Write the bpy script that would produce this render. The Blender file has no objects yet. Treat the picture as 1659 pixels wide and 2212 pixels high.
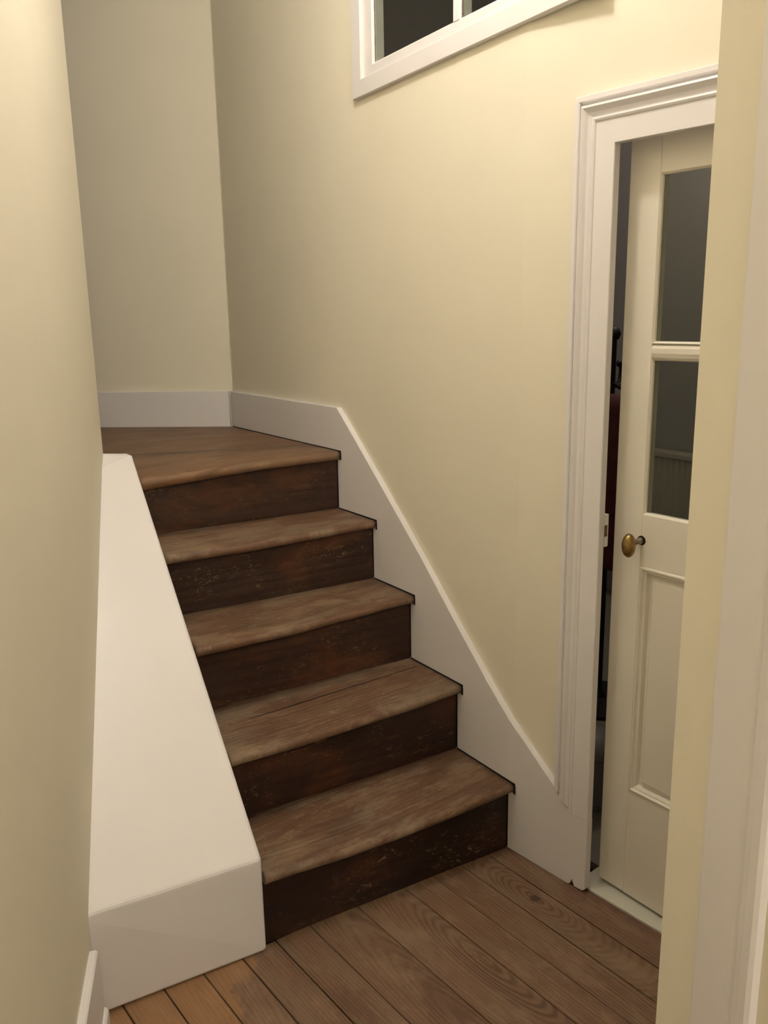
import bpy, bmesh, math, random
from mathutils import Vector, Matrix, noise

# ------------------------------------------------------------------ camera
# world frame: x = across the stairs (right wall at x=0), y = up the stairs, z = up
scn = bpy.context.scene
COL = scn.collection
R_ = Vector((0.82680927, -0.56220825, -0.01755864))
U_ = Vector((0.1417661, 0.17807597, 0.97375116))
F_ = Vector((0.54432417, 0.80759571, -0.22693693))
cam_data = bpy.data.cameras.new('camera')
cam = bpy.data.objects.new('camera', cam_data)
COL.objects.link(cam)
cam.matrix_world = Matrix(((R_.x, U_.x, -F_.x, -1.50216825), (R_.y, U_.y, -F_.y, -1.60897226),
                           (R_.z, U_.z, -F_.z, 1.5), (0, 0, 0, 1)))
cam_data.sensor_fit = 'VERTICAL'
cam_data.sensor_height = 24.0
cam_data.lens = 1840.9 / 2212 * 24.0
cam_data.clip_start = 0.02
scn.camera = cam

# ------------------------------------------------------------------ world, light, exposure
world = bpy.data.worlds.new('world')
scn.world = world
world.use_nodes = True
world.node_tree.nodes['Background'].inputs[0].default_value = (0.10, 0.085, 0.065, 1)
world.node_tree.nodes['Background'].inputs[1].default_value = 0.02
scn.view_settings.view_transform = 'Standard'
scn.view_settings.look = 'None'
scn.view_settings.gamma = 1.0
scn.view_settings.use_curve_mapping = False
scn.view_settings.exposure = 0.45
LAMP_POS = (-0.62, -0.12, 2.86)
LAMP_STRENGTH = 112.0
FILL_POS = (-1.62, -3.05, 2.80)  # unseen lamp, added as fill for faces turned to the camera
FILL_STRENGTH = 285.0
LAMP_COLOR = (1.0, 0.94, 0.87)
CEIL = 3.05

# ------------------------------------------------------------------ helpers
def tag(o, label=None, cat=None, group=None, kind=None):
    if label: o['label'] = label
    if cat: o['category'] = cat
    if group: o['group'] = group
    if kind: o['kind'] = kind
    return o

def link(name, me, mat=None, parent=None):
    o = bpy.data.objects.new(name, me)
    COL.objects.link(o)
    if mat and me is not None: me.materials.append(mat)
    if parent: o.parent = parent
    return o

def empty(name, loc=(0, 0, 0)):
    o = bpy.data.objects.new(name, None)
    COL.objects.link(o); o.location = loc; o.empty_display_size = 0.05
    return o

def from_bm(name, bm, mat, parent=None, bevel=0.0, seg=2, smooth=False, loc=None):
    bmesh.ops.recalc_face_normals(bm, faces=bm.faces)
    if bevel > 0:
        es = [e for e in bm.edges if len(e.link_faces) == 2 and e.calc_face_angle(0) > math.radians(25)]
        bmesh.ops.bevel(bm, geom=es, offset=bevel, segments=seg, affect='EDGES', profile=0.5, clamp_overlap=True)
    if loc is not None:
        bmesh.ops.translate(bm, verts=bm.verts, vec=-Vector(loc))
    me = bpy.data.meshes.new(name)
    bm.to_mesh(me); bm.free()
    if smooth:
        for p in me.polygons: p.use_smooth = True
    o = link(name, me, mat, parent)
    if loc is not None: o.location = loc
    return o

def add_hexa(bm, p):
    """p: 8 points, bottom ring 0-3 then top ring 4-7"""
    v = [bm.verts.new(q) for q in p]
    for f in ((3, 2, 1, 0), (4, 5, 6, 7), (0, 1, 5, 4), (1, 2, 6, 5), (2, 3, 7, 6), (3, 0, 4, 7)):
        bm.faces.new([v[i] for i in f])

def add_box(bm, a, b, fr=None):
    x0, y0, z0 = a; x1, y1, z1 = b
    p = [(x0, y0, z0), (x1, y0, z0), (x1, y1, z0), (x0, y1, z0), (x0, y0, z1), (x1, y0, z1), (x1, y1, z1), (x0, y1, z1)]
    if fr: p = [fr(*q) for q in p]
    add_hexa(bm, p)

def add_prism(bm, poly, h0, h1, fr):
    """poly: list of 2D (a,b); fr(a,b,h) -> world"""
    n = len(poly)
    lo = [bm.verts.new(fr(a, b, h0)) for a, b in poly]
    hi = [bm.verts.new(fr(a, b, h1)) for a, b in poly]
    bm.faces.new(list(reversed(lo))); bm.faces.new(hi)
    for i in range(n):
        j = (i + 1) % n
        bm.faces.new((lo[i], lo[j], hi[j], hi[i]))

def add_sweep(bm, rings, closed_path=False, closed_ring=True, caps=True):
    vs = [[bm.verts.new(p) for p in r] for r in rings]
    m = len(rings[0]); n = len(rings)
    for i in range(n if closed_path else n - 1):
        a, b = vs[i], vs[(i + 1) % n]
        for k in range(m if closed_ring else m - 1):
            l = (k + 1) % m
            bm.faces.new((a[k], a[l], b[l], b[k]))
    if caps and not closed_path and closed_ring:
        bm.faces.new(list(reversed(vs[0]))); bm.faces.new(vs[-1])

def add_lathe(bm, prof, fr, n=24):
    """prof: (radius, height); fr(x,y,h)"""
    rings = []
    for r, h in prof:
        rings.append([fr(r * math.cos(2 * math.pi * k / n), r * math.sin(2 * math.pi * k / n), h) for k in range(n)])
    add_sweep(bm, rings)

def add_tube(bm, pts, r, n=10):
    rings = []
    pts = [Vector(p) for p in pts]
    for i, p in enumerate(pts):
        d = (pts[min(i + 1, len(pts) - 1)] - pts[max(i - 1, 0)]).normalized()
        a = d.orthogonal().normalized() if i == 0 else (a - d * a.dot(d)).normalized()
        b = d.cross(a)
        rr = r[i] if isinstance(r, (list, tuple)) else r
        rings.append([p + rr * (math.cos(2 * math.pi * k / n) * a + math.sin(2 * math.pi * k / n) * b) for k in range(n)])
    add_sweep(bm, rings)

ID = lambda x, y, z: (x, y, z)

# ------------------------------------------------------------------ materials
def new_mat(name):
    m = bpy.data.materials.new(name); m.use_nodes = True
    nt = m.node_tree
    return m, nt, nt.nodes['Principled BSDF']

class NB:
    """tiny node helper"""
    def __init__(s, nt): s.nt = nt
    def n(s, t, **kw):
        nd = s.nt.nodes.new(t)
        for k, v in kw.items(): setattr(nd, k, v)
        return nd
    def set(s, sock, v):
        if hasattr(v, 'is_output') or isinstance(v, bpy.types.NodeSocket): s.nt.links.new(v, sock)
        else: sock.default_value = v
    def math(s, op, a, b=0.0, c=None, clamp=False):
        nd = s.n('ShaderNodeMath', operation=op); nd.use_clamp = clamp
        s.set(nd.inputs[0], a); s.set(nd.inputs[1], b)
        if c is not None: s.set(nd.inputs[2], c)
        return nd.outputs[0]
    def mix(s, f, a, b, blend='MIX'):
        nd = s.n('ShaderNodeMix', data_type='RGBA', blend_type=blend)
        s.set(nd.inputs[0], f); s.set(nd.inputs[6], a); s.set(nd.inputs[7], b)
        return nd.outputs[2]
    def noise(s, vec, scale, detail=4, rough=0.55, dist=0.0):
        nd = s.n('ShaderNodeTexNoise')
        s.nt.links.new(vec, nd.inputs['Vector'])
        nd.inputs['Scale'].default_value = scale; nd.inputs['Detail'].default_value = detail
        nd.inputs['Roughness'].default_value = rough; nd.inputs['Distortion'].default_value = dist
        return nd.outputs[0]
    def mapping(s, vec, scale=(1, 1, 1), loc=(0, 0, 0), rot=(0, 0, 0)):
        nd = s.n('ShaderNodeMapping')
        s.nt.links.new(vec, nd.inputs[0])
        nd.inputs['Scale'].default_value = scale; nd.inputs['Location'].default_value = loc
        nd.inputs['Rotation'].default_value = rot
        return nd.outputs[0]
    def ramp(s, f, stops):
        nd = s.n('ShaderNodeMapRange'); nd.clamp = True
        s.nt.links.new(f, nd.inputs[0])
        nd.inputs[1].default_value = stops[0]; nd.inputs[2].default_value = stops[1]
        nd.inputs[3].default_value = stops[2] if len(stops) > 2 else 0.0
        nd.inputs[4].default_value = stops[3] if len(stops) > 2 else 1.0
        return nd.outputs[0]
    def bump(s, h, strength, dist, base=None):
        nd = s.n('ShaderNodeBump')
        nd.inputs['Strength'].default_value = strength; nd.inputs['Distance'].default_value = dist
        s.nt.links.new(h, nd.inputs['Height'])
        if base is not None: s.nt.links.new(base, nd.inputs['Normal'])
        return nd.outputs[0]

def C(r, g, b):
    f = lambda c: ((c / 255 + 0.055) / 1.055) ** 2.4 if c / 255 > 0.04045 else c / 255 / 12.92
    return (f(r), f(g), f(b), 1.0)

def paint(name, col, rough, bump=0.06, scale=28.0, spec=0.4):
    m, nt, b = new_mat(name); nb = NB(nt)
    co = nb.n('ShaderNodeTexCoord').outputs['Object']
    big = nb.noise(co, 1.7, 3)
    f = nb.ramp(big, (0.3, 0.7))
    c2 = tuple(c * 0.955 for c in col[:3]) + (1,)
    nt.links.new(nb.mix(f, col, c2), b.inputs['Base Color'])
    fine = nb.noise(co, scale * 10, 2)
    mid = nb.noise(co, scale, 2)
    h = nb.math('ADD', nb.math('MULTIPLY', fine, 0.18), mid)
    nt.links.new(nb.bump(h, bump, 0.004), b.inputs['Normal'])
    nt.links.new(nb.ramp(mid, (0.2, 0.8, rough - 0.05, rough + 0.07)), b.inputs['Roughness'])
    b.inputs['Specular IOR Level'].default_value = spec
    return m

CREAM = paint('cream_wall_paint', C(234, 227, 208), 0.75, 0.10, 14.0, 0.25)
WHITE = paint('white_gloss_paint', C(231, 227, 227), 0.36, 0.07, 22.0, 0.5)
DOORW = paint('old_ivory_door_paint', C(232, 226, 212), 0.40, 0.10, 18.0, 0.5)
CEILP = paint('ceiling_paint', C(238, 234, 222), 0.8, 0.05, 14.0, 0.2)
THRESH = paint('grey_white_threshold_paint', C(200, 198, 184), 0.5, 0.25, 40.0, 0.4)
ROOMW = paint('grey_room_wall_paint', C(128, 126, 124), 0.8, 0.05, 14.0, 0.2)

def wood(name, axis, base, dark, light, greyc, freq=62.0, stretch=7.0, grain=0.55, worn=0.5, flecks=0.3, fleckc=C(176, 150, 112),
         rust=0.0, rustc=C(98, 52, 24), rough=0.62, bump=0.25, orange=False, scratch=0.0):
    """long axis 'X' or 'Y' of object space; per-object custom properties knot_a (along), knot_b (across), seed, tone"""
    m, nt, b = new_mat(name); nb = NB(nt)
    co = nb.n('ShaderNodeTexCoord').outputs['Object']
    def attr(nm):
        a = nb.n('ShaderNodeAttribute', attribute_type='OBJECT', attribute_name=nm); return a.outputs['Fac']
    seed, ka, kb, tone, st_, er_ = attr('seed'), attr('knot_a'), attr('knot_b'), attr('tone'), attr('stretch'), attr('eye')
    sep = nb.n('ShaderNodeSeparateXYZ'); nt.links.new(co, sep.inputs[0])
    A, B = (sep.outputs[0], sep.outputs[1]) if axis == 'X' else (sep.outputs[1], sep.outputs[0])
    Z = sep.outputs[2]
    if axis == 'XZ': A, B, Z = sep.outputs[0], sep.outputs[2], sep.outputs[1]
    comb = nb.n('ShaderNodeCombineXYZ')
    nt.links.new(A, comb.inputs[0]); nt.links.new(B, comb.inputs[1])
    nt.links.new(nb.math('ADD', Z, seed), comb.inputs[2])
    P = comb.outputs[0]
    P1 = nb.mapping(P, (1.3, 5.0, 1.0))
    w1 = nb.math('SUBTRACT', nb.noise(P1, 1.4, 3, 0.5), 0.5)
    P2 = nb.mapping(P, (9.0, 40.0, 1.0))
    w2 = nb.math('SUBTRACT', nb.noise(P2, 1.0, 3, 0.6), 0.5)
    da = nb.math('DIVIDE', nb.math('SUBTRACT', A, ka), st_ if axis == 'Y' else stretch)
    db = nb.math('ADD', nb.math('SUBTRACT', B, kb), nb.math('MULTIPLY', w1, 0.016))
    r = nb.math('SQRT', nb.math('ADD', nb.math('MULTIPLY', da, da), nb.math('MULTIPLY', db, db)))
    r = nb.math('ADD', r, nb.math('MULTIPLY', w2, 0.0035))
    ph = nb.math('MULTIPLY', r, freq * 6.2832)
    ph = nb.math('ADD', ph, nb.math('MULTIPLY', nb.math('SINE', nb.math('MULTIPLY', r, freq * 1.3)), 1.2))
    ring = nb.math('MULTIPLY_ADD', nb.math('SINE', ph), 0.5, 0.5)
    ring = nb.math('POWER', ring, 1.6)
    fibre = nb.noise(nb.mapping(P, (6.0, 260.0, 1.0)), 1.0, 3, 0.6)
    fade = nb.ramp(nb.noise(nb.mapping(P, (2.6, 16.0, 1.0)), 1.0, 3), (0.38, 0.60))
    if axis == 'Y':
        near = nb.math('MULTIPLY', nb.ramp(r, (0.025, 0.060, 1.0, 0.0)), nb.math('MULTIPLY', er_, 200.0), clamp=True)
        fade = nb.math('MAXIMUM', fade, nb.math('MULTIPLY', near, 1.35))
    g = nb.math('MULTIPLY', nb.math('MULTIPLY', ring, grain), nb.math('MULTIPLY_ADD', fade, 0.8, 0.2))
    g = nb.math('ADD', g, nb.math('MULTIPLY', nb.ramp(fibre, (0.35, 0.7)), 0.28), clamp=True)
    col = nb.mix(g, base, dark)
    eye = nb.ramp(nb.math('SUBTRACT', r, er_), (-0.0015, 0.001, 1.0, 0.0))
    if axis == 'Y':
        col = nb.mix(nb.math('MULTIPLY', eye, 0.8), col, C(92, 66, 48))
    # pale weathered patches along the grain
    wn = nb.noise(nb.mapping(P, (3.2, 8.0, 1.0)), 1.2, 6, 0.72, 0.4)
    col = nb.mix(nb.math('MULTIPLY', nb.ramp(wn, (0.50, 0.58)), worn), col, greyc)
    wn2 = nb.noise(nb.mapping(P, (5.0, 16.0, 1.0), (7, 3, 1)), 1.0, 6, 0.7)
    col = nb.mix(nb.math('MULTIPLY', nb.ramp(wn2, (0.52, 0.60)), worn * 0.7), col, light)
    dk = nb.noise(nb.mapping(P, (4.0, 7.0, 1.0), (2, 9, 4)), 1.0, 5, 0.7)
    col = nb.mix(nb.math('MULTIPLY', nb.ramp(dk, (0.52, 0.70)), 0.55), col, dark)
    if rust > 0:
        rn = nb.noise(nb.mapping(P, (2.6, 5.0, 1.0), (5, 5, 2)), 1.0, 5, 0.65)
        col = nb.mix(nb.math('MULTIPLY', nb.ramp(rn, (0.50, 0.68)), rust), col, rustc)
    if orange:
        wp = nb.n('ShaderNodeNewGeometry').outputs['Position']
        sp = nb.n('ShaderNodeSeparateXYZ'); nt.links.new(wp, sp.inputs[0])
        wob = nb.math('MULTIPLY', nb.math('SUBTRACT', nb.noise(wp, 9.0, 4, 0.6), 0.5), 0.22)
        d = nb.math('ADD', nb.math('ADD', nb.math('MULTIPLY', sp.outputs[0], -1.0), nb.math('MULTIPLY', sp.outputs[1], 0.65)), wob)
        msk = nb.ramp(d, (0.815, 0.835))
        col = nb.mix(nb.math('MULTIPLY', msk, 0.5), col, C(150, 112, 72))
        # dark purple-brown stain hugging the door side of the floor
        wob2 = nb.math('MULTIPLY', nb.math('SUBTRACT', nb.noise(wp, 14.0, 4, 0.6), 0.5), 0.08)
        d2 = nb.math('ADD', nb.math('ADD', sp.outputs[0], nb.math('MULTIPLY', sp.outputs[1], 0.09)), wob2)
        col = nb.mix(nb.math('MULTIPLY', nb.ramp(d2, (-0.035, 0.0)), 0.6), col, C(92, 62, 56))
        dist = nb.n('ShaderNodeVectorMath', operation='DISTANCE')
        nt.links.new(wp, dist.inputs[0]); dist.inputs[1].default_value = (-0.103, -0.207, 0.0)
        kd = nb.math('ADD', dist.outputs['Value'], nb.math('MULTIPLY', nb.math('SUBTRACT', nb.noise(wp, 60.0, 2), 0.5), 0.012))
        col = nb.mix(nb.ramp(kd, (0.010, 0.017, 0.8, 0.0)), col, C(58, 40, 28))
    if flecks > 0:
        fl = nb.noise(nb.mapping(P, (40.0, 95.0, 50.0)), 1.0, 3, 0.75, 1.2)
        gate = nb.ramp(nb.noise(nb.mapping(P, (7.0, 11.0, 7.0), (1, 4, 2)), 1.0, 3, 0.6), (0.46, 0.66))
        ff = nb.math('MULTIPLY', nb.ramp(fl, (0.59, 0.63)), gate)
        col = nb.mix(nb.math('MULTIPLY', nb.math('MULTIPLY', ff, attr('fleck')), flecks), col, fleckc)
    if scratch > 0:
        sc = nb.noise(nb.mapping(P, (26.0, 26.0, 26.0), (3, 3, 3)), 1.0, 2, 0.5, 3.5)
        line = nb.ramp(nb.math('ABSOLUTE', nb.math('SUBTRACT', sc, 0.5)), (0.0, 0.012, 1.0, 0.0))
        gate2 = nb.ramp(nb.noise(nb.mapping(P, (5.0, 9.0, 5.0), (8, 4, 2)), 1.0, 3, 0.6), (0.54, 0.68))
        col = nb.mix(nb.math('MULTIPLY', nb.math('MULTIPLY', line, gate2), nb.math('MULTIPLY', attr('fleck'), scratch)), col, fleckc)
    # per object tone
    tn = nb.mix(1.0, col, (1, 1, 1, 1), 'MULTIPLY')
    nd = tn.node
    cc = nb.n('ShaderNodeCombineXYZ')
    for i in range(3): nt.links.new(nb.math('ADD', tone, 1.0), cc.inputs[i])
    nt.links.new(cc.outputs[0], nd.inputs[7])
    nt.links.new(tn, b.inputs['Base Color'])
    h = nb.math('ADD', nb.math('MULTIPLY', ring, -0.5), nb.math('MULTIPLY', fibre, 0.6))
    h = nb.math('ADD', h, nb.math('MULTIPLY', wn, 0.8))
    nt.links.new(nb.bump(h, bump, 0.0035), b.inputs['Normal'])
    nt.links.new(nb.ramp(wn, (0.3, 0.7, rough - 0.10, rough + 0.12)), b.inputs['Roughness'])
    b.inputs['Specular IOR Level'].default_value = 0.35
    return m

FLOORW = wood('worn_pine_floorboard', 'Y', C(122, 94, 72), C(82, 58, 44), C(140, 116, 92), C(120, 100, 80), freq=115, stretch=6.0,
              grain=0.62, worn=0.5, flecks=0.25, orange=True, rough=0.6, bump=0.35)
TREADW = wood('worn_stair_tread', 'X', C(108, 80, 60), C(66, 45, 34), C(136, 112, 88), C(126, 110, 90), freq=60, stretch=9.0,
              grain=0.3, worn=0.66, flecks=0.6, rough=0.55, bump=0.4, scratch=0.35)
RISERW = wood('dark_stained_riser', 'XZ', C(48, 30, 21), C(27, 17, 13), C(62, 40, 27), C(56, 38, 28), freq=30, stretch=9.0,
              grain=0.4, worn=0.35, flecks=0.75, rust=0.7, rustc=C(92, 52, 28), rough=0.5, bump=0.4, scratch=0.6, fleckc=C(170, 140, 100))
LANDW = wood('landing_board', 'X', C(126, 94, 68), C(82, 58, 42), C(150, 120, 90), C(118, 96, 76), freq=60, stretch=14.0,
             grain=0.4, worn=0.5, flecks=0.15, rough=0.5, bump=0.2)

def simple(name, col, rough=0.6, metal=0.0, bump=0.0, scale=80.0, var=0.0, varc=None):
    m, nt, b = new_mat(name); nb = NB(nt)
    co = nb.n('ShaderNodeTexCoord').outputs['Object']
    nz = nb.noise(co, scale, 4)
    nt.links.new(nb.mix(nb.math('MULTIPLY', nb.ramp(nz, (0.4, 0.65)), var), col, varc or col), b.inputs['Base Color'])
    b.inputs['Roughness'].default_value = rough; b.inputs['Metallic'].default_value = metal
    if bump: nt.links.new(nb.bump(nz, bump, 0.002), b.inputs['Normal'])
    return m

BRASS = simple('tarnished_brass', C(158, 134, 86), 0.32, 1.0, 0.05, 120, 0.6, C(120, 94, 58))
STEEL = simple('scuffed_steel', C(150, 138, 120), 0.45, 0.9, 0.1, 200, 0.5, C(90, 74, 58))
KEEPHOLE = simple('brass_keeper_recess', C(120, 96, 66), 0.5, 0.6, 0.0, 90, 0.5, C(80, 60, 42))
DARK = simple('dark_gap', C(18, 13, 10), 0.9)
CLOTH = simple('dark_red_quilted_cloth', C(72, 20, 24), 0.85, 0, 0.2, 90, 0.6, C(46, 14, 17))
BLACKC = simple('black_cloth', C(20, 17, 17), 0.9, 0, 0.1, 120, 0.3, C(34, 26, 24))
BLACKM = simple('black_metal', C(16, 15, 15), 0.5, 0.3)
GREYP = simple('grey_plastic', C(120, 116, 114), 0.45, 0, 0.0, 60, 0.2, C(100, 98, 96))
RADM = simple('grey_radiator_paint', C(150, 144, 130), 0.45)
ROOMF = simple('grey_painted_floor', C(120, 116, 104), 0.6, 0, 0.1, 30, 0.4, C(100, 96, 86))

def glass_mat():
    m = bpy.data.materials.new('window_glass'); m.use_nodes = True
    nt = m.node_tree; nt.nodes.remove(nt.nodes['Principled BSDF'])
    nb = NB(nt); out = nt.nodes['Material Output']
    tr = nb.n('ShaderNodeBsdfTransparent'); tr.inputs[0].default_value = (0.80, 0.82, 0.78, 1)
    gl = nb.n('ShaderNodeBsdfGlossy'); gl.inputs['Roughness'].default_value = 0.03
    fr = nb.n('ShaderNodeFresnel'); fr.inputs[0].default_value = 1.5
    co = nb.n('ShaderNodeTexCoord').outputs['Object']
    bp = nb.bump(nb.noise(co, 6.0, 2), 0.05, 0.01)
    nt.links.new(bp, gl.inputs['Normal'])
    mx = nb.n('ShaderNodeMixShader')
    geo = nb.n('ShaderNodeNewGeometry')
    nt.links.new(nb.math('MULTIPLY', nb.math('ADD', fr.outputs[0], 0.01), nb.math('SUBTRACT', 1.0, geo.outputs['Backfacing'])), mx.inputs[0])
    nt.links.new(tr.outputs[0], mx.inputs[1]); nt.links.new(gl.outputs[0], mx.inputs[2])
    nt.links.new(mx.outputs[0], out.inputs['Surface'])
    return m
GLASS = glass_mat()

def emit_mat(name, col, s):
    m = bpy.data.materials.new(name); m.use_nodes = True
    b = m.node_tree.nodes['Principled BSDF']
    b.inputs['Base Color'].default_value = (0.9, 0.88, 0.8, 1)
    b.inputs['Emission Color'].default_value = col + (1,); b.inputs['Emission Strength'].default_value = s
    return m

# ------------------------------------------------------------------ frames
BEND = 0.105
UD = Vector((0.1045, -0.9945, 0)); ND = Vector((0.9945, 0.1045, 0))
def fd(t, z, o):            # door wall: t along (toward the viewer), z up, o depth into the wall
    if t == 0: return (o, 0.0, z)
    p = UD * t + ND * o; return (p.x, p.y, z)
def fs(s, z, o):            # stair wall: s along, z up, o depth
    return (o, s, z)
WB = 0.006                  # wall surface depth
WF = -0.013                 # face of boards fixed on the wall
LW0 = Vector((-1.163, 0.039, 0)); LU = Vector((-0.3787, -0.9255, 0)); LN = Vector((0.9255, -0.3787, 0))
TL = 0.13
def fl(t, z, o):            # left wall: t toward the viewer, o out into the hall
    p = LW0 + LU * t + LN * o; return (p.x, p.y, z)
E0 = Vector((-0.774, -1.080, 0))
def fe(t, z, o):            # near wall on the right: t toward the viewer, o out into the hall (to the left)
    p = E0 + LU * t - LN * o; return (p.x, p.y, z)
BU = Vector((-0.7765, 0.6301, 0)); BN = Vector((-0.6301, -0.7765, 0))
def fb(t, z, o):            # back wall: t to the left from the corner, o out toward the viewer
    p = Vector((0.0, 1.75, 0)) + BU * t + BN * o; return (p.x, p.y, z)

LAND = 1.044
# ------------------------------------------------------------------ walls
T = 0.040
WIN = dict(s0=0.733, z0=2.126, tilt=0.0295, w=0.965, h=0.68)     # outer edge of the window casing
def fwn(a, b, o):           # window: a along from its far lower corner, b up, o depth
    return (o, WIN['s0'] - a, WIN['z0'] + WIN['tilt'] * a + b)
bm = bmesh.new()
# far stretch of the right wall, round the window opening
a0, a1 = 0.05, WIN['w'] - 0.05
def wq(pts): add_prism(bm, pts, WB, WB + T, lambda s, z, o: fs(s, z, o))
sL, sR = WIN['s0'] - a0, WIN['s0'] - a1
zb = lambda s: WIN['z0'] + WIN['tilt'] * (WIN['s0'] - s) + 0.04
zt = lambda s: WIN['z0'] + WIN['tilt'] * (WIN['s0'] - s) + WIN['h'] - 0.04
wq([(1.95, 0), (1.95, CEIL), (sL, CEIL), (sL, 0)])
wq([(sL, 0), (sL, zb(sL)), (0, zb(0)), (0, 0)])
wq([(sL, zt(sL)), (sL, CEIL), (0, CEIL), (0, zt(0))])
# door stretch (bent six degrees), round window end and door opening
T2 = 0.040
def dq(pts, o0=WB, o1=WB + T2): add_prism(bm, pts, o0, o1, lambda t, z, o: fd(t, z, o))
tR = -sR
DO0, DO1, DZ = 0.226, 0.985, 1.905      # rough opening
dq([(0, 0), (0, zb(0)), (tR, zb(-tR)), (tR, 0)])
dq([(0, zt(0)), (0, CEIL), (tR, CEIL), (tR, zt(-tR))])
dq([(tR, 0), (tR, CEIL), (DO0, CEIL), (DO0, 0)])
dq([(DO0, DZ), (DO0, CEIL), (DO1, CEIL), (DO1, DZ)])
dq([(DO1, 0), (DO1, CEIL), (2.9, CEIL), (2.9, 0)])
tag(from_bm('wall_right', bm, CREAM), kind='structure')

bm = bmesh.new()
add_prism(bm, [(0.0, 0.0), (0.0, CEIL), (3.0, CEIL), (3.0, 0.0)], -T, 0.0, fb)
tag(from_bm('wall_back', bm, CREAM), kind='structure')

# left wall with a soft plaster arris at its far end
bm = bmesh.new()
te = -1.036
ring = [(te + 0.03, 0.0)] + [(te + 0.014 - 0.014 * math.sin(a), -0.014 + 0.014 * math.cos(a)) for a in [math.pi / 2 * k / 5 for k in range(6)]]
ring += [(te, -TL), (3.4, -TL), (3.4, 0.0)]
add_prism(bm, ring, 0.0, CEIL, lambda t, o, z: fl(t, z, o))
tag(from_bm('wall_left', bm, CREAM), kind='structure')

# walls that close the landing on the left and the hall behind the viewer
bm = bmesh.new()
add_box(bm, (-2.1, 1.0, 0), (-2.0, 4.0, CEIL))
tag(from_bm('wall_landing', bm, CREAM), kind='structure')
bm = bmesh.new()
add_box(bm, (-2.0, 1.02, 0), (-0.97, 1.12, CEIL))
tag(from_bm('wall_landing_front', bm, CREAM), kind='structure')
bm = bmesh.new()
add_prism(bm, [(3.2, -1.6), (3.2, 0.2), (3.3, 0.2), (3.3, -1.6)], 0, CEIL, lambda t, o, z: fl(t, z, -o))
tag(from_bm('wall_rear', bm, CREAM), kind='structure')

# near wall on the right: its corner stands in the hall
bm = bmesh.new()
prof = [(0.0, -0.004), (0.003, -0.0015), (0.037, 0.0), (2.1, 0.0), (2.1, -0.12), (0.9, -0.12), (0.9, -0.85), (0.0, -0.85)]
add_prism(bm, prof, 0, CEIL, lambda t, o, z: fe(t, z, o))
tag(from_bm('wall_near', bm, CREAM), kind='structure')
bm = bmesh.new()
mp = [(0.073, 0.0), (0.0745, 0.0022), (0.077, 0.0045), (0.080, 0.0050), (0.134, 0.0055), (0.1375, 0.0042), (0.1405, 0.0035), (0.1435, 0.0048),
      (0.148, 0.0078), (0.157, 0.0090), (0.168, 0.0092), (0.173, 0.0070), (0.174, 0.0)]
add_prism(bm, mp, 0.0, 2.35, lambda t, o, z: fe(t, z, o))
o = tag(from_bm('trim_1', bm, WHITE), 'white moulded board running up the near wall at the right edge', kind='structure')

bm = bmesh.new()
add_box(bm, (-3.4, -4.6, CEIL), (3.0, 4.4, CEIL + 0.1))
tag(from_bm('ceiling', bm, CEILP), kind='structure')

# ------------------------------------------------------------------ floor: slab and boards
bm = bmesh.new()
add_box(bm, (-3.4, -4.6, -0.12), (3.0, 4.4, -0.028))
fo = tag(from_bm('floor', bm, DARK), kind='structure')
random.seed(4)
SL = 0.072
joints = [0.075, -0.0795, -0.1705, -0.263, -0.354, -0.495, -0.631, -0.726, -0.819, -0.914, -1.006, -1.098, -1.19, -1.30, -1.42, -1.56, -1.72, -1.90, -2.1, -2.3]
tones = [0.02, 0.0, 0.04, 0.02, -0.02, -0.06, -0.08, -0.04, 0.0, 0.06, 0.02, 0.08]
knots = {4: (-0.30, 0.052), 1: (-0.207, 0.007), 5: (-0.55, 0.030), 0: (-0.44, 0.008), 9: (-0.06, 0.012)}
for i in range(len(joints) - 1):
    xr, xl = joints[i], joints[i + 1]
    cx = (xr + xl) / 2; y1 = 0.05 if i < 8 else 0.11; y0 = -3.9
    g = 0.0016 if i != 4 else 0.0006
    if i in (4,): g = 0.0007
    bm = bmesh.new()
    f = lambda x, y: x - SL * y
    pts = []
    z = -0.0006 * (i % 3)
    for (xx, yy) in ((xl + g, y0), (xr - g, y0), (xr - g, y1), (xl + g, y1)):
        pts.append((f(xx, yy), yy))
    add_hexa(bm, [(p[0], p[1], -0.028) for p in pts] + [(p[0], p[1], z) for p in pts])
    o = from_bm('floorboard', bm, FLOORW, fo, bevel=0.0012, seg=2)
    # shift origin to plank centre line, rotate with it
    me = o.data
    M = Matrix.Translation((cx, 0, 0)) @ Matrix.Rotation(math.atan(SL), 4, 'Z')
    me.transform(M.inverted()); o.matrix_world = M
    ka, kb = knots.get(i, (random.uniform(-0.9, 0.1), random.choice((-1, 1)) * random.uniform(0.10, 0.30)))
    o['fleck'] = 0.6; o['stretch'] = {4: 4.8, 1: 3.0}.get(i, 9.0); o['eye'] = {4: 0.0125, 1: 0.004}.get(i, 0.0)
    o['knot_a'] = float(ka); o['knot_b'] = float(kb); o['seed'] = random.uniform(0, 40); o['tone'] = tones[i] if i < len(tones) else 0.0

# grey-painted floor of the small room behind the glazed door, with its threshold
bm = bmesh.new()
add_prism(bm, [(-1.9, 0.118), (-1.9, 2.6), (2.2, 2.6), (2.2, 0.118)], -0.028, -0.004, lambda t, o, z: fd(t, z, o))
o = from_bm('room_floor', bm, ROOMF); tag(o, kind='structure'); o.name = 'floor_side_room'

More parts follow.
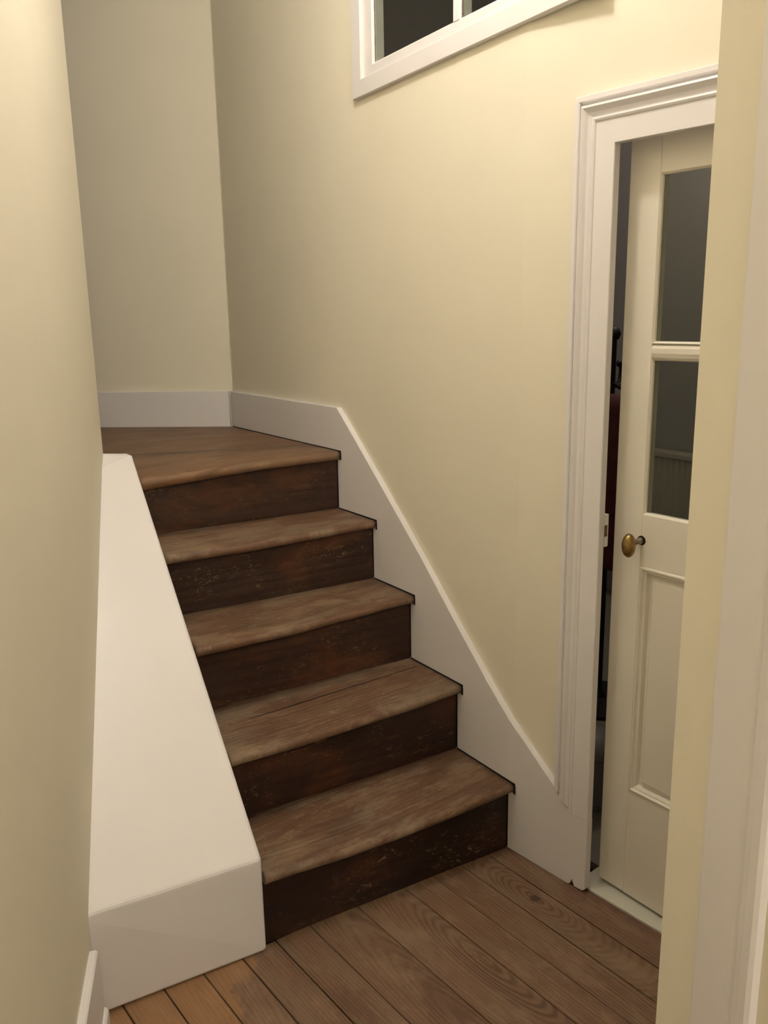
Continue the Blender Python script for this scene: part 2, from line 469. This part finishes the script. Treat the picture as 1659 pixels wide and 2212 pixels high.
# ------------------------------------------------------------------ small room behind the door
bm = bmesh.new()
add_box(bm, (2.0, -2.0, 0), (2.1, 2.2, CEIL)); tag(from_bm('wall_side_room_far', bm, ROOMW), kind='structure')
bm = bmesh.new()
add_box(bm, (0.047, 2.05, 0), (2.0, 2.15, CEIL)); tag(from_bm('wall_side_room_end', bm, ROOMW), kind='structure')
bm = bmesh.new()
add_box(bm, (0.40, -2.0, 0), (2.0, -1.9, CEIL)); tag(from_bm('wall_side_room_near', bm, ROOMW), kind='structure')
bm = bmesh.new()
bm.free()

# ------------------------------------------------------------------ staircase
st = empty('staircase', (-0.38, 0.5, 0))
tag(st, 'steep enclosed wooden staircase with worn brown treads and dark scuffed risers', 'staircase')
def kid(o):
    o.parent = st; o.matrix_parent_inverse = Matrix.Translation(st.location).inverted(); return o
# tread nosing lines: (z, y front at right, y front at left, y riser behind)
STEPS = [(0.2125, -0.028, 0.026, 0.222), (0.4255, 0.202, 0.222, 0.448), (0.641, 0.438, 0.455, 0.664), (0.842, 0.645, 0.690, 0.874)]
LANDF = (LAND, 0.858, 0.905)
RB = [0.000, 0.228, 0.462, 0.668, 0.882]     # riser face y at right
XR = -0.0165
def xleft(y):               # inner face of the painted side plinth
    return -0.760 + 0.064 * max(0.0, min(1.0, (y - 0.03) / 0.92))
def sag(x, amp):
    u = (x + 0.42) / 0.27
    return -amp * math.exp(-u * u)

def tread(k, z, yr, yl, yb, amp, th=0.027, leftdrop=0.0, mat=TREADW, name='tread', backline=None):
    nx = 44
    rings = []
    for i in range(nx + 1):
        u = i / nx
        x0 = XR; 
        yf_l = yl; xl = xleft(yl) + 0.003
        x = x0 + (xl - x0) * u
        yf = yr + (yl - yr) * u ** 1.6
        nz = noise.noise(Vector((x * 9, k * 3.7, 1.3)))
        nz2 = noise.noise(Vector((x * 45, k * 5.1, 4.2)))
        zz = z + sag(x, amp) - leftdrop * max(0, u - 0.35) ** 1.5
        yf += 0.0035 * nz + 0.0012 * nz2
        rr = th * 0.5 * (1.0 + 0.9 * leftdrop / 0.03 * max(0, u - 0.45))
        yb_ = yb if backline is None else backline(x)
        # section from the back along the top, round the nosing, back under
        zb_ = z + 0.3 * (zz - z)
        ztop = lambda f: zb_ + (zz - zb_) * f
        sec = [(yb_, z - th), (yb_, z)]
        for f in (0.3, 0.55, 0.75, 0.9):
            yy = yb_ + (yf + rr - yb_) * f
            sec.append((yy, z + (zz - z) * f ** 1.5 + 0.0008 * noise.noise(Vector((x * 14, yy * 14, k)))))
        zc = zz - rr * 1.0
        for a in (90, 70, 50, 30, 10, -10, -35, -60, -90):
            ar = math.radians(a)
            sec.append((yf + rr - rr * math.cos(ar), (zz - rr) + rr * math.sin(ar)))
        if (zz - 2 * rr) < z - th + 0.001 or True:
            sec[-1] = (yf + rr, min(zz - 2 * rr, z - th))
        xe = x
        rings.append([(xe, p[0], p[1]) for p in sec])
    # slant the left end to follow the plinth
    fr = rings[-1]
    rings[-1] = [(xleft(p[1]) + 0.003, p[1], p[2]) for p in fr]
    bm = bmesh.new()
    add_sweep(bm, rings)
    c = (-0.38, (yr + yb) / 2, z)
    o = from_bm(name, bm, mat, None, smooth=False, loc=c)
    for p in o.data.polygons: p.use_smooth = len(p.vertices) == 4
    return kid(o)

random.seed(11)
for k, (z, yr, yl, yb) in enumerate(STEPS):
    o = tread(k, z, yr, yl, yb + 0.060, (0.009, 0.008, 0.009, 0.007)[k], leftdrop=0.008)
    o['fleck'] = 0.8; o['knot_a'] = (0.08, -0.5, 0.3, 0.6)[k]; o['knot_b'] = (0.03, 0.2, -0.1, 0.1)[k]; o['seed'] = (3.1, 9.7, 17.2, 26.4)[k]; o['tone'] = (0.0, 0.0, 0.05, 0.02)[k]
bm = bmesh.new()
cp = [Vector((XR - 0.02 - 0.58 * q / 30, 0.395 - 0.012 * q / 30 + 0.0035 * noise.noise(Vector((q * 0.35, 2.0, 0))), 0.4256)) for q in range(31)]
add_tube(bm, cp, [0.0009 + 0.0007 * abs(noise.noise(Vector((q * 0.8, 5.0, 0)))) for q in range(31)], 5)
kid(from_bm('split_line', bm, DARK))
# risers
for k in range(5):
    y = RB[k]; zt_ = (STEPS[k][0] if k < 4 else LAND) - 0.024; zb_ = 0.0 if k == 0 else STEPS[k - 1][0] - 0.004
    yl = y + (0.055 if k == 0 else 0.045)
    bm = bmesh.new()
    nx = 20; rings = []
    for i in range(nx + 1):
        u = i / nx
        x = XR + (xleft(yl) + 0.004 - XR) * u
        yy = y + (yl - y) * u + 0.002 * noise.noise(Vector((x * 6, k, 0)))
        sg = sag(x, 0.004) if k else 0
        rings.append([(x, yy, zb_ + sg), (x, yy, zt_), (x, yy + 0.02, zt_), (x, yy + 0.02, zb_ + sg)])
    add_sweep(bm, rings)
    o = kid(from_bm('riser', bm, RISERW, None, loc=(-0.38, y, (zb_ + zt_) / 2)))
    o['fleck'] = (1.0, 0.55, 0.35, 0.5, 0.3)[k]; o['knot_a'] = (0.5, -0.5, 0.2, -0.3, 0.33)[k]; o['knot_b'] = (0.3, -0.2, 0.2, 0.3, 0.02)[k]
    o['seed'] = (5.0, 12.0, 21.5, 30.0, 37.7)[k]; o['tone'] = (-0.38, -0.15, 0.25, 0.0, 0.15)[k]
# landing: front board with nosing, then boards running back to the wall
jl = lambda x: 1.083 - 0.33 * (x + 0.011)
o = tread(5, LAND, LANDF[1], LANDF[2], 0, 0.003, th=0.031, leftdrop=0.03, mat=LANDW, name='landing_board', backline=lambda x: jl(x) - 0.0018)
o['fleck'] = 0.5; o['knot_a'] = 0.9; o['knot_b'] = 0.2; o['seed'] = 2.0; o['tone'] = 0.0
def land_piece(pts, seed, tone):
    bm = bmesh.new()
    add_prism(bm, pts, LAND - 0.03, LAND, lambda x, y, z: (x, y, z))
    o = kid(from_bm('landing_board', bm, LANDW, None, bevel=0.0012, seg=1, loc=(-0.5, 1.4, LAND)))
    o['fleck'] = 0.5; o['knot_a'] = 1.2; o['knot_b'] = 0.3; o['seed'] = seed; o['tone'] = tone
bw = lambda x, off: 1.75 + (-(x)) * 0.6301 / 0.7765 - off
j2 = lambda x: 1.62 - 0.55 * x
land_piece([(XR, jl(XR) + 0.001), (XR, j2(XR) - .01), (-0.9, j2(-0.9) - 0.0), (-1.97, 2.66), (-1.97, 1.72), (-0.72, jl(-0.72) + 0.001)], 14.0, -0.03)
land_piece([(XR, j2(XR) - 0.008), (XR, bw(XR, 0.024)), (-1.97, bw(-1.97, 0.024)), (-1.97, 2.662), (-0.9, j2(-0.9) + 0.002)], 23.0, -0.10)
land_piece([(-0.722, jl(-0.722) + 0.0015), (-1.97, 1.718), (-1.97, 1.13), (-0.97, 1.13), (-0.80, 1.06), (-0.722, 1.02)], 33.0, -0.03)

# dark stain and painted gap shade where treads and risers meet the raking board
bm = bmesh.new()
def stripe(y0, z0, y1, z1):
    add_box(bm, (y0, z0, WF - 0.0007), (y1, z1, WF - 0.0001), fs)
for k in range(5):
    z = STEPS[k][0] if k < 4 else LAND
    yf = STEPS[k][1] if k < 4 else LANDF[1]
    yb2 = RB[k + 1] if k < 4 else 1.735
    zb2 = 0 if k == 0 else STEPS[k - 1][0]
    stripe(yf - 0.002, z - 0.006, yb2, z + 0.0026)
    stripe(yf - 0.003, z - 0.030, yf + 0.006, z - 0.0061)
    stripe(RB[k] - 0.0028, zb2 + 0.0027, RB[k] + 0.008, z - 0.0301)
kid(from_bm('stain_shadow_line', bm, DARK, None))['kind'] = 'stuff'
# painted plinth beside the stairs (closed string, boxed in)
LWp = lambda t, z: Vector(fl(t, z, -0.012))
bm = bmesh.new()
P = dict(A=(-0.762, 0.030), B=(-1.178, 0.063))
frontR = Vector((-0.762, 0.030, 0)); frontL = Vector((-1.178, 0.0630, 0))
v = {}
def V(n, p): v[n] = bm.verts.new(p)
V('a0', (-0.762, 0.030, 0.0)); V('b0', (-1.178, 0.066, 0.003))
V('a1', (-0.762, 0.030, 0.252)); V('b1', (-1.178, 0.050, 0.269))
V('c1', (-0.694, 0.958, 1.092)); lp = fl(-0.96, 0.0, -0.014); V('d1', (lp[0], lp[1], 1.066))
V('c2', (-0.700, 0.992, 1.094)); lp = fl(-1.03, 0.0, -0.014); V('d2', (lp[0], lp[1], 1.105))
V('c0', (-0.700, 0.992, 0.0)); V('d0', (lp[0], lp[1], 0.0))
fcs = ['a0 a1 b1 b0', 'a1 c1 d1 b1', 'c1 c2 d2 d1', 'c2 c0 d0 d2', 'a0 c0 c2 c1 a1', 'b0 b1 d1 d2 d0', 'a0 b0 d0 c0']
for f in fcs: bm.faces.new([v[n] for n in f.split()])
o = kid(from_bm('side_plinth', bm, WHITE, None, bevel=0.009, seg=3))
o['label'] = 'sloping white painted boxing beside the treads'

# ------------------------------------------------------------------ skirtings
# right: landing skirting and raking board in one, ending over the door architrave
bm = bmesh.new()
top = [(1.742, 1.192), (0.877, 1.192), (0.64, 0.985), (0.407, 0.776), (0.25, 0.626), (0.092, 0.478), (0.0, 0.400)]
add_prism(bm, [(1.742, 0.9), ] + top + [(0.0, 0.0), (0.25, 0.0)], WF, WB + 0.004, fs)
add_prism(bm, [(0.0, 0.0), (0.0, 0.400), (0.153, 0.274), (0.180, 0.242), (0.216, 0.214), (0.270, 0.214), (0.270, 0.012), (0.262, 0.004), (0.236, 0.003), (0.228, 0.020), (0.221, 0.003), (0.212, 0.0)],
          WF, WB + 0.004, fd)
bmesh.ops.remove_doubles(bm, verts=bm.verts, dist=0.0004)
bmesh.ops.delete(bm, geom=[f for f in bm.faces if all(abs(v_.co.y) < 1e-4 for v_ in f.verts)], context='FACES_ONLY')
bsr = from_bm('baseboard_right', bm, WHITE, None, bevel=0.002, seg=2)
tag(bsr, 'white skirting that rakes down the right wall beside the stairs', kind='structure')
bm = bmesh.new()
add_box(bm, (0.012, LAND - 0.002, 0.0), (1.9, LAND + 0.150, 0.016), lambda t, z, o: fb(t, z, o))
tag(from_bm('baseboard_back', bm, WHITE, None, bevel=0.002), kind='structure')
bm = bmesh.new()
bp = [(0.0, 0.0), (0.0, 0.204), (0.013, 0.205), (0.017, 0.201), (0.018, 0.062), (0.0215, 0.060), (0.0255, 0.054), (0.0265, 0.046), (0.0265, 0.0)]
t0, t1 = 0.018, 3.15
add_sweep(bm, [[fl(t0 + 0.0 * q[0], q[1], q[0]) for q in bp], [fl(t1, q[1], q[0]) for q in bp]])
tag(from_bm('baseboard_left', bm, WHITE), 'white skirting with quarter-round along the near left wall', kind='structure')

# ------------------------------------------------------------------ interior window
w = empty('window_1', fwn(0.4, 0.0, 0.0)); tag(w, 'white framed borrowed-light window high on the right wall', kind='structure')
def wkid(o, par=None):
    par = par or w
    o.parent = par
    if par is w: o.matrix_parent_inverse = Matrix.Translation(w.location).inverted()
    return o
def frame_ring(prof, W, H, fr, closed=True):
    """prof: list of (inset, depth)"""
    rings = []
    for cx_, cy_, sx, sy in ((0, 0, 1, 1), (W, 0, -1, 1), (W, H, -1, -1), (0, H, 1, -1)):
        rings.append([fr(cx_ + sx * i, cy_ + sy * i, d) for i, d in prof])
    bm = bmesh.new(); add_sweep(bm, rings, closed_path=True); return bm
bm = frame_ring([(0.0, WB + 0.002), (0.0, -0.009), (0.0015, -0.0105), (0.046, -0.0105), (0.0475, -0.009), (0.0475, WB + 0.06), (0.035, WB + 0.06)], WIN['w'], WIN['h'], fwn)
wkid(from_bm('window_casing', bm, WHITE))
# sash: stiles 0.05 wide, bottom rail 0.032
sw, sb = 0.050, 0.034
def sash_ring():
    i0 = 0.0475; f0, fb_ = 0.001, 0.040
    rings = []
    W_, H_ = WIN['w'], WIN['h']
    for cx_, cy_, sx, sy in ((0, 0, 1, 1), (W_, 0, -1, 1), (W_, H_, -1, -1), (0, H_, 1, -1)):
        pr = [(i0, i0, fb_), (i0, i0, f0), (i0 + sw - 0.006, i0 + sb - 0.006, f0), (i0 + sw, i0 + sb, f0 + 0.006), (i0 + sw, i0 + sb, fb_)]
        rings.append([fwn(cx_ + sx * a, cy_ + sy * b_, d) for a, b_, d in pr])
    bm = bmesh.new(); add_sweep(bm, rings, closed_path=True); return bm
wkid(from_bm('sash', sash_ring(), WHITE))
ga0, ga1 = 0.0475 + sw, WIN['w'] - 0.0475 - sw
gb0, gb1 = 0.0475 + sb, WIN['h'] - 0.0475 - sb
ba = ga0 + (ga1 - ga0) / 2 - 0.005
bm = bmesh.new()
rings = []
for b_ in (gb0 - 0.002, gb1 + 0.002):
    rings.append([fwn(ba + a, b_, d) for a, d in ((-0.016, 0.040), (-0.016, 0.008), (-0.011, 0.0015), (0.011, 0.0015), (0.016, 0.008), (0.016, 0.040))])
add_sweep(bm, rings)
wkid(from_bm('glazing_bar', bm, WHITE))
for x0, x1 in ((ga0, ba - 0.016), (ba + 0.016, ga1)):
    bm = bmesh.new()
    add_box(bm, (x0 - 0.001, gb0 - 0.001, 0.010), (x1 + 0.001, gb1 + 0.001, 0.013), fwn)
    wkid(from_bm('pane', bm, GLASS))
    # uneven putty line where the glass meets the far stile
    bm = bmesh.new()
    pts = [Vector(fwn(x0 + 0.001 + 0.0012 * noise.noise(Vector((q * 2.3, x0, 0))), gb0 + (gb1 - gb0) * q / 40, 0.0085)) for q in range(41)]
    add_tube(bm, pts, [0.0016 + 0.0008 * noise.noise(Vector((q * 0.9, 3, x0))) for q in range(41)], 6)
    wkid(from_bm('putty_line', bm, STEEL))

# ------------------------------------------------------------------ door: architrave, frame, leaf
d1 = empty('door_1', fd(0.6, 0, 0.03)); tag(d1, 'ivory half-glazed door with brass knob, standing slightly ajar', kind='structure')
def dkid(o):
    o.parent = d1; o.matrix_parent_inverse = Matrix.Translation(d1.location).inverted(); return o
AT0, ATZ, AT1 = 0.162, 1.956, 1.060
prof = [(0.0, WB + 0.002), (0.0, -0.014), (0.002, -0.017), (0.012, -0.017), (0.0145, -0.0145), (0.0155, -0.009), (0.018, -0.0085),
        (0.020, -0.012), (0.0235, -0.0235), (0.028, -0.0255), (0.033, -0.0215), (0.038, -0.0165), (0.043, -0.0145), (0.0465, -0.0125), (0.0485, -0.0125),
        (0.0495, -0.017), (0.053, -0.0185), (0.057, -0.0165), (0.0590, -0.0135), (0.060, WF - 0.0005), (0.062, WF - 0.0005), (0.1065, WF - 0.0005), (0.108, WF + 0.001), (0.108, WB + 0.001), (0.06, WB + 0.002)]
rings = []
for (cx_, z_, sx) in ((AT0, 0.205, 1), (AT0, None, 1), (AT1, None, -1), (AT1, 0.0, -1)):
    zs = lambda i: 0.266 - (i / 0.054) * 0.052 + 0.004 if i < 0.054 else 0.2145
    rings.append([fd(cx_ + sx * i, (ATZ - i) if z_ is None else (z_ if z_ == 0.0 else zs(i)), d) for i, d in prof])
bm = bmesh.new(); add_sweep(bm, rings)
dkid(from_bm('architrave', bm, WHITE))
# jamb lining behind the rebate
bm = bmesh.new()
j0, j1, jz = 0.2265, 0.9845, 1.9045
lin = [(0.0, WB + 0.0015), (0.0, WB + T2), (0.003, WB + T2), (0.003, WB + 0.0015)]
rings = []
for (cx_, z_, sx) in ((j0, 0.0, 1), (j0, None, 1), (j1, None, -1), (j1, 0.0, -1)):
    rings.append([fd(cx_ + sx * i, (jz - i) if z_ is None else z_, d) for i, d in lin])
add_sweep(bm, rings)
dkid(from_bm('jamb_lining', bm, WHITE))
# threshold board
bm = bmesh.new()
add_prism(bm, [(0.231, 0.009), (0.231, 0.117), (0.975, 0.117), (0.975, 0.006), (0.272, 0.006), (0.272, 0.009)], -0.02, 0.006, lambda t, o, z: fd(t, z, o))
dkid(from_bm('threshold', bm, THRESH, bevel=0.002))
# keeper on the jamb
bm = bmesh.new()
add_box(bm, (0.250, 0.944, WB + 0.0025), (0.2715, 1.024, 0.022), fd)
kp = dkid(from_bm('lock_keeper', bm, WHITE, bevel=0.0012)); kp['label'] = 'white painted lock keeper'
bm = bmesh.new()
add_box(bm, (0.2712, 0.970, WB + 0.001), (0.2722, 0.998, 0.0165), fd)
kh = from_bm('keeper_recess', bm, KEEPHOLE); kh.parent = kp

# leaf frame: u across from the lock edge, z up, o depth
LP = Vector((0.083, -0.257, 0)); LD = Vector((0.055, -0.9985, 0)).normalized(); LNR = Vector((0.9985, 0.055, 0)).normalized()
def fl2(u, z, o):
    p = LP + LD * u + LNR * o; return (p.x, p.y, z)
LWD, LZ0, LZ1, TH = 0.715, 0.016, 1.866, 0.034
st_w = 0.080
def leaf(name, pts, o0=0.0, o1=TH, mat=DOORW, bev=0.0025, lab=None):
    bm = bmesh.new(); add_prism(bm, pts, o0, o1, fl2)
    o = dkid(from_bm(name, bm, mat, bevel=bev, seg=2))
    if lab: o['label'] = lab
    return o
def rect(a, b, c, d): return [(a, b), (c, b), (c, d), (a, d)]
# lock stile with a slightly uneven top
leaf('stile', rect(0.0, LZ0, st_w, LZ1 - 0.001))
leaf('stile', rect(LWD - st_w, LZ0, LWD, LZ1))
topedge = [(st_w, LZ1 - 0.001)] + [(st_w + (LWD - 2 * st_w) * q / 12, LZ1 + 0.0015 * noise.noise(Vector((q * 1.3, 0, 0)))) for q in range(1, 12)] + [(LWD - st_w, LZ1)]
leaf('top_rail', [(LWD - st_w, 1.783), (st_w, 1.783)] + topedge, bev=0.0015)
leaf('lock_rail', rect(st_w, 0.905, LWD - st_w, 1.030), bev=0.0006)
leaf('bottom_rail', rect(st_w, LZ0, LWD - st_w, 0.312), bev=0.0006)
# glazing bar, rounded front
bm = bmesh.new()
bpf = [(1.390, TH), (1.390, 0.010), (1.396, 0.003), (1.402, 0.0005), (1.413, 0.0005), (1.419, 0.003), (1.424, 0.010), (1.424, TH)]
add_sweep(bm, [[fl2(u, z, d) for z, d in bpf] for u in (st_w - 0.001, LWD - st_w + 0.001)])
dkid(from_bm('glazing_bar', bm, DOORW))
# panes with bevelled edges of the rebates
for z0, z1 in ((1.030, 1.390), (1.424, 1.783)):
    bm = bmesh.new()
    add_box(bm, (st_w - 0.002, z0 - 0.002, 0.009), (LWD - st_w + 0.002, z1 + 0.002, 0.012), lambda a, z, o: fl2(a, z, o))
    dkid(from_bm('pane', bm, GLASS))
    rings = []
    ins = [(0.0, 0.0088), (0.0, 0.0005), (0.0035, 0.0045), (0.0045, 0.0088)]
    for cx_, cz_, sx, sz in ((st_w, z0, 1, 1), (LWD - st_w, z0, -1, 1), (LWD - st_w, z1, -1, -1), (st_w, z1, 1, -1)):
        rings.append([fl2(cx_ + sx * i, cz_ + sz * i, d) for i, d in ins])
    bm = bmesh.new(); add_sweep(bm, rings, closed_path=True)
    dkid(from_bm('glazing_bead', bm, DOORW))
# lower panel, fielded, with mouldings
bm = bmesh.new()
px0, px1, pz0, pz1 = st_w, LWD - st_w, 0.312, 0.905
rings = []
for ins_, d in ((0.0, TH - 0.004), (0.0, 0.0150), (0.028, 0.0140), (0.035, 0.0055), (0.30, 0.0055)):
    i2 = min(ins_, (px1 - px0) / 2 - 0.001)
    rings.append([fl2(a, z, d) for a, z in ((px0 + i2, pz0 + i2), (px1 - i2, pz0 + i2), (px1 - i2, pz1 - i2), (px0 + i2, pz1 - i2))])
add_sweep(bm, rings)
dkid(from_bm('door_panel', bm, DOORW))
rings = []
mo = [(0.0, 0.016), (0.0, 0.001), (0.003, -0.003), (0.0065, -0.0035), (0.009, 0.001), (0.0105, 0.003), (0.013, 0.0015), (0.017, 0.004), (0.020, 0.0135), (0.020, 0.016)]
for cx_, cz_, sx, sz in ((px0, pz0, 1, 1), (px1, pz0, -1, 1), (px1, pz1, -1, -1), (px0, pz1, 1, -1)):
    rings.append([fl2(cx_ + sx * i, cz_ + sz * i, d) for i, d in mo])
bm = bmesh.new(); add_sweep(bm, rings, closed_path=True)
dkid(from_bm('panel_moulding', bm, DOORW))
# knob: oval brass grip on a worn spindle
ku, kz = 0.078, 0.966
bm = bmesh.new()
n = 28
rings = []
for h, r in [(-0.0615, 0.0), (-0.0608, 0.30), (-0.0585, 0.58), (-0.055, 0.80), (-0.050, 0.95), (-0.0455, 1.0), (-0.041, 0.96), (-0.037, 0.83), (-0.034, 0.62), (-0.0325, 0.42), (-0.032, 0.33)]:
    rr = max(r, 0.002)
    rings.append([fl2(ku + rr * 0.0165 * math.cos(2 * math.pi * k / n), kz - 0.004 + rr * 0.0290 * math.sin(2 * math.pi * k / n), h) for k in range(n)])
add_sweep(bm, rings)
kb_ = dkid(from_bm('door_knob', bm, BRASS, smooth=True)); kb_['label'] = 'oval tarnished brass knob'
bm = bmesh.new()
add_lathe(bm, [(0.0085, 0.0005), (0.0085, -0.006), (0.0065, -0.008), (0.0065, -0.020), (0.0075, -0.022), (0.0062, -0.025), (0.0062, -0.0335)], lambda x, y, h: fl2(ku + x, kz + y * 1.0, h), 16)
sp_ = from_bm('spindle', bm, STEEL, smooth=True); sp_.parent = kb_
bm = bmesh.new()
add_lathe(bm, [(0.0115, 0.0003), (0.0115, -0.0006)], lambda x, y, h: fl2(ku + 0.002 + x, kz + y + 0.001, h), 16)
sp_ = from_bm('spindle_hole', bm, DARK); sp_.parent = kb_
# hinges on the far side of the leaf
for hz in (0.35, 1.55):
    bm = bmesh.new()
    add_lathe(bm, [(0.006, hz), (0.006, hz + 0.09)], lambda x, y, h: fl2(LWD + 0.004 + x, h, -0.004 + y), 12)
    dkid(from_bm('hinge', bm, STEEL))

# ------------------------------------------------------------------ things in the small room, seen through the gap and the glass
# panel radiator on the far wall
rd = empty('radiator', (1.94, 0.8, 0.15)); tag(rd, 'grey ribbed panel radiator seen dimly through the lower door pane', 'radiator')
def pk(o, par): o.parent = par; o.matrix_parent_inverse = Matrix.Translation(par.location).inverted(); return o
bm = bmesh.new()
pts = []
y = 0.30
while y < 1.30:
    pts += [(y, 0.0), (y + 0.008, -0.010), (y + 0.022, -0.010), (y + 0.030, 0.0)]
    y += 0.034
rg = [(a, 1.905 + b_) for a, b_ in pts]
lo = [(b_, a, 0.20) for a, b_ in rg]; hi = [(b_, a, 0.80) for a, b_ in rg]
lo += [(1.93, rg[-1][0], 0.20), (1.93, rg[0][0], 0.20)]; hi += [(1.93, rg[-1][0], 0.80), (1.93, rg[0][0], 0.80)]
add_sweep(bm, [lo, hi])
pk(from_bm('ribbed_panel', bm, RADM), rd)
bm = bmesh.new(); add_box(bm, (1.885, 0.29, 0.80), (1.97, 1.33, 0.825)); pk(from_bm('top_grille', bm, RADM, bevel=0.004), rd)
for yy in (0.45, 1.15):
    bm = bmesh.new(); add_box(bm, (1.925, yy - 0.02, 0.25), (1.999, yy + 0.02, 0.75)); pk(from_bm('bracket', bm, RADM), rd)
for yy in (0.34, 1.28):
    bm = bmesh.new(); add_tube(bm, [(1.945, yy, 0.22), (1.945, yy, 0.10), (1.945, yy, -0.004)], 0.009); pk(from_bm('pipe', bm, RADM), rd)
# coat stand
cs = empty('coat_stand', (0.92, 0.50, -0.004)); tag(cs, 'black metal coat stand with curled hooks, in the dark room behind the door', 'coat stand')
bm = bmesh.new(); add_tube(bm, [(0.92, 0.50, 0.012), (0.92, 0.50, 1.40)], 0.014, 12); pk(from_bm('pole', bm, BLACKM), cs)
bm = bmesh.new(); add_lathe(bm, [(0.001, 1.39), (0.02, 1.395), (0.028, 1.415), (0.02, 1.435), (0.001, 1.44)], lambda x, y, h: (0.92 + x, 0.50 + y, h), 14); pk(from_bm('finial', bm, BLACKM, smooth=True), cs)
bm = bmesh.new(); add_lathe(bm, [(0.17, -0.004), (0.17, 0.010), (0.03, 0.020), (0.014, 0.05)], lambda x, y, h: (0.92 + x, 0.50 + y, h), 28); pk(from_bm('base', bm, BLACKM), cs)
for k in range(6):
    a = k * math.pi / 3 + 0.4
    bm = bmesh.new()
    dx, dy = math.cos(a), math.sin(a)
    add_tube(bm, [(0.92 + dx * r, 0.50 + dy * r, z) for r, z in ((0.008, 1.24), (0.05, 1.225), (0.09, 1.24), (0.105, 1.27), (0.10, 1.295), (0.085, 1.30))], 0.007, 8)
    bmesh.ops.create_uvsphere(bm, u_segments=10, v_segments=8, radius=0.013, matrix=Matrix.Translation((0.92 + dx * 0.085, 0.50 + dy * 0.085, 1.305)))
    pk(from_bm('hook', bm, BLACKM, smooth=True), cs)
# dark red quilted coat hanging on the stand (toward the door)
def garment(name, c, rx, ry, z0, z1, mat, seams=0, fold=0.018, seed=0.0):
    bm = bmesh.new(); rings = []
    n = 40; N = 40
    for i in range(N + 1):
        z = z0 + (z1 - z0) * i / N
        f = (z1 - z) / (z1 - z0)
        w = 0.35 + 0.65 * min(1, f * 3.0) ** 0.6
        puff = 0.0
        if seams:
            puff = 0.008 * abs(math.sin(math.pi * seams * f))
        ring = []
        for k in range(n):
            a = 2 * math.pi * k / n
            q = 1 + 0.14 * math.sin(5 * a + seed) * min(1, f * 2) + 0.05 * noise.noise(Vector((math.cos(a) * 2, math.sin(a) * 2, z * 3 + seed)))
            ring.append((c[0] + (rx * w * q + puff) * math.cos(a), c[1] + (ry * w * q + puff) * math.sin(a), z))
        rings.append(ring)
    add_sweep(bm, rings)
    return from_bm(name, bm, mat, smooth=True)
g = empty('quilted_coat', (0.80, 0.40, 0.62)); tag(g, 'dark red quilted coat hanging in the room behind the ajar door', 'coat')
pk(garment('coat_body', (0.795, 0.385), 0.085, 0.125, 0.62, 1.215, CLOTH, seams=7, seed=1.0), g)
bm = bmesh.new(); add_tube(bm, [(0.80, 0.41, 1.20), (0.79, 0.40, 1.235), (0.80, 0.425, 1.25), (0.83, 0.43, 1.235), (0.835, 0.44, 1.20)], 0.010, 8); pk(from_bm('collar_loop', bm, CLOTH, smooth=True), g)
g = empty('long_coat', (0.99, 0.63, 0.10)); tag(g, 'long black garment hanging lower than the dark red coat', 'coat')
pk(garment('coat_body', (0.95, 0.66), 0.09, 0.10, 0.10, 1.20, BLACKC, seams=0, seed=2.5), g)
# grey bin with rounded lid just inside the door
gb = empty('pedal_bin', (0.33, 0.02, -0.004)); tag(gb, 'grey rounded bin on the floor just inside the ajar door', 'bin')
bm = bmesh.new()
cxb, cyb = 0.36, 0.045
add_lathe(bm, [(0.075, -0.004), (0.080, 0.02), (0.088, 0.17)], lambda x, y, h: (cxb + x, cyb + y, h), 32)
pk(from_bm('bin_body', bm, GREYP, smooth=False), gb)
bm = bmesh.new()
add_lathe(bm, [(0.091, 0.170), (0.093, 0.182), (0.088, 0.20), (0.070, 0.222), (0.040, 0.236), (0.001, 0.240)], lambda x, y, h: (cxb + x, cyb + y, h), 32)
pk(from_bm('bin_lid', bm, GREYP, smooth=True), gb)

# ------------------------------------------------------------------ the hall lamp and an added fill lamp (out of frame, hanging from the ceiling)
def lamp(pos, strength, label):
    lx, ly, lz = pos
    lp_ = empty('ceiling_lamp', (lx, ly, CEIL)); tag(lp_, label, 'lamp')
    bm = bmesh.new(); add_lathe(bm, [(0.055, CEIL), (0.055, CEIL - 0.02), (0.02, CEIL - 0.035)], lambda x, y, h: (lx + x, ly + y, h), 24); pk(from_bm('ceiling_rose', bm, WHITE), lp_)
    bm = bmesh.new(); add_tube(bm, [(lx, ly, CEIL - 0.03), (lx, ly, lz + 0.06)], 0.004, 8); pk(from_bm('cord', bm, WHITE), lp_)
    bm = bmesh.new(); bmesh.ops.create_uvsphere(bm, u_segments=24, v_segments=14, radius=0.07, matrix=Matrix.Translation((lx, ly, lz)))
    pk(from_bm('globe', bm, emit_mat('lamp_globe', LAMP_COLOR, strength), smooth=True), lp_)
lamp(LAMP_POS, LAMP_STRENGTH, 'round glass globe lamp hanging above the foot of the stairs')
lamp(FILL_POS, FILL_STRENGTH, 'added globe lamp behind the viewer, fill light only')
# added fill light without a fitting, lifts the dark small room
rm = bpy.data.lights.new('side_room_fill', 'POINT'); rm.energy = 13.0; rm.color = (1.0, 0.85, 0.75); rm.shadow_soft_size = 0.12
ro = bpy.data.objects.new('side_room_fill', rm); COL.objects.link(ro); ro.location = (1.3, 0.5, 2.5)
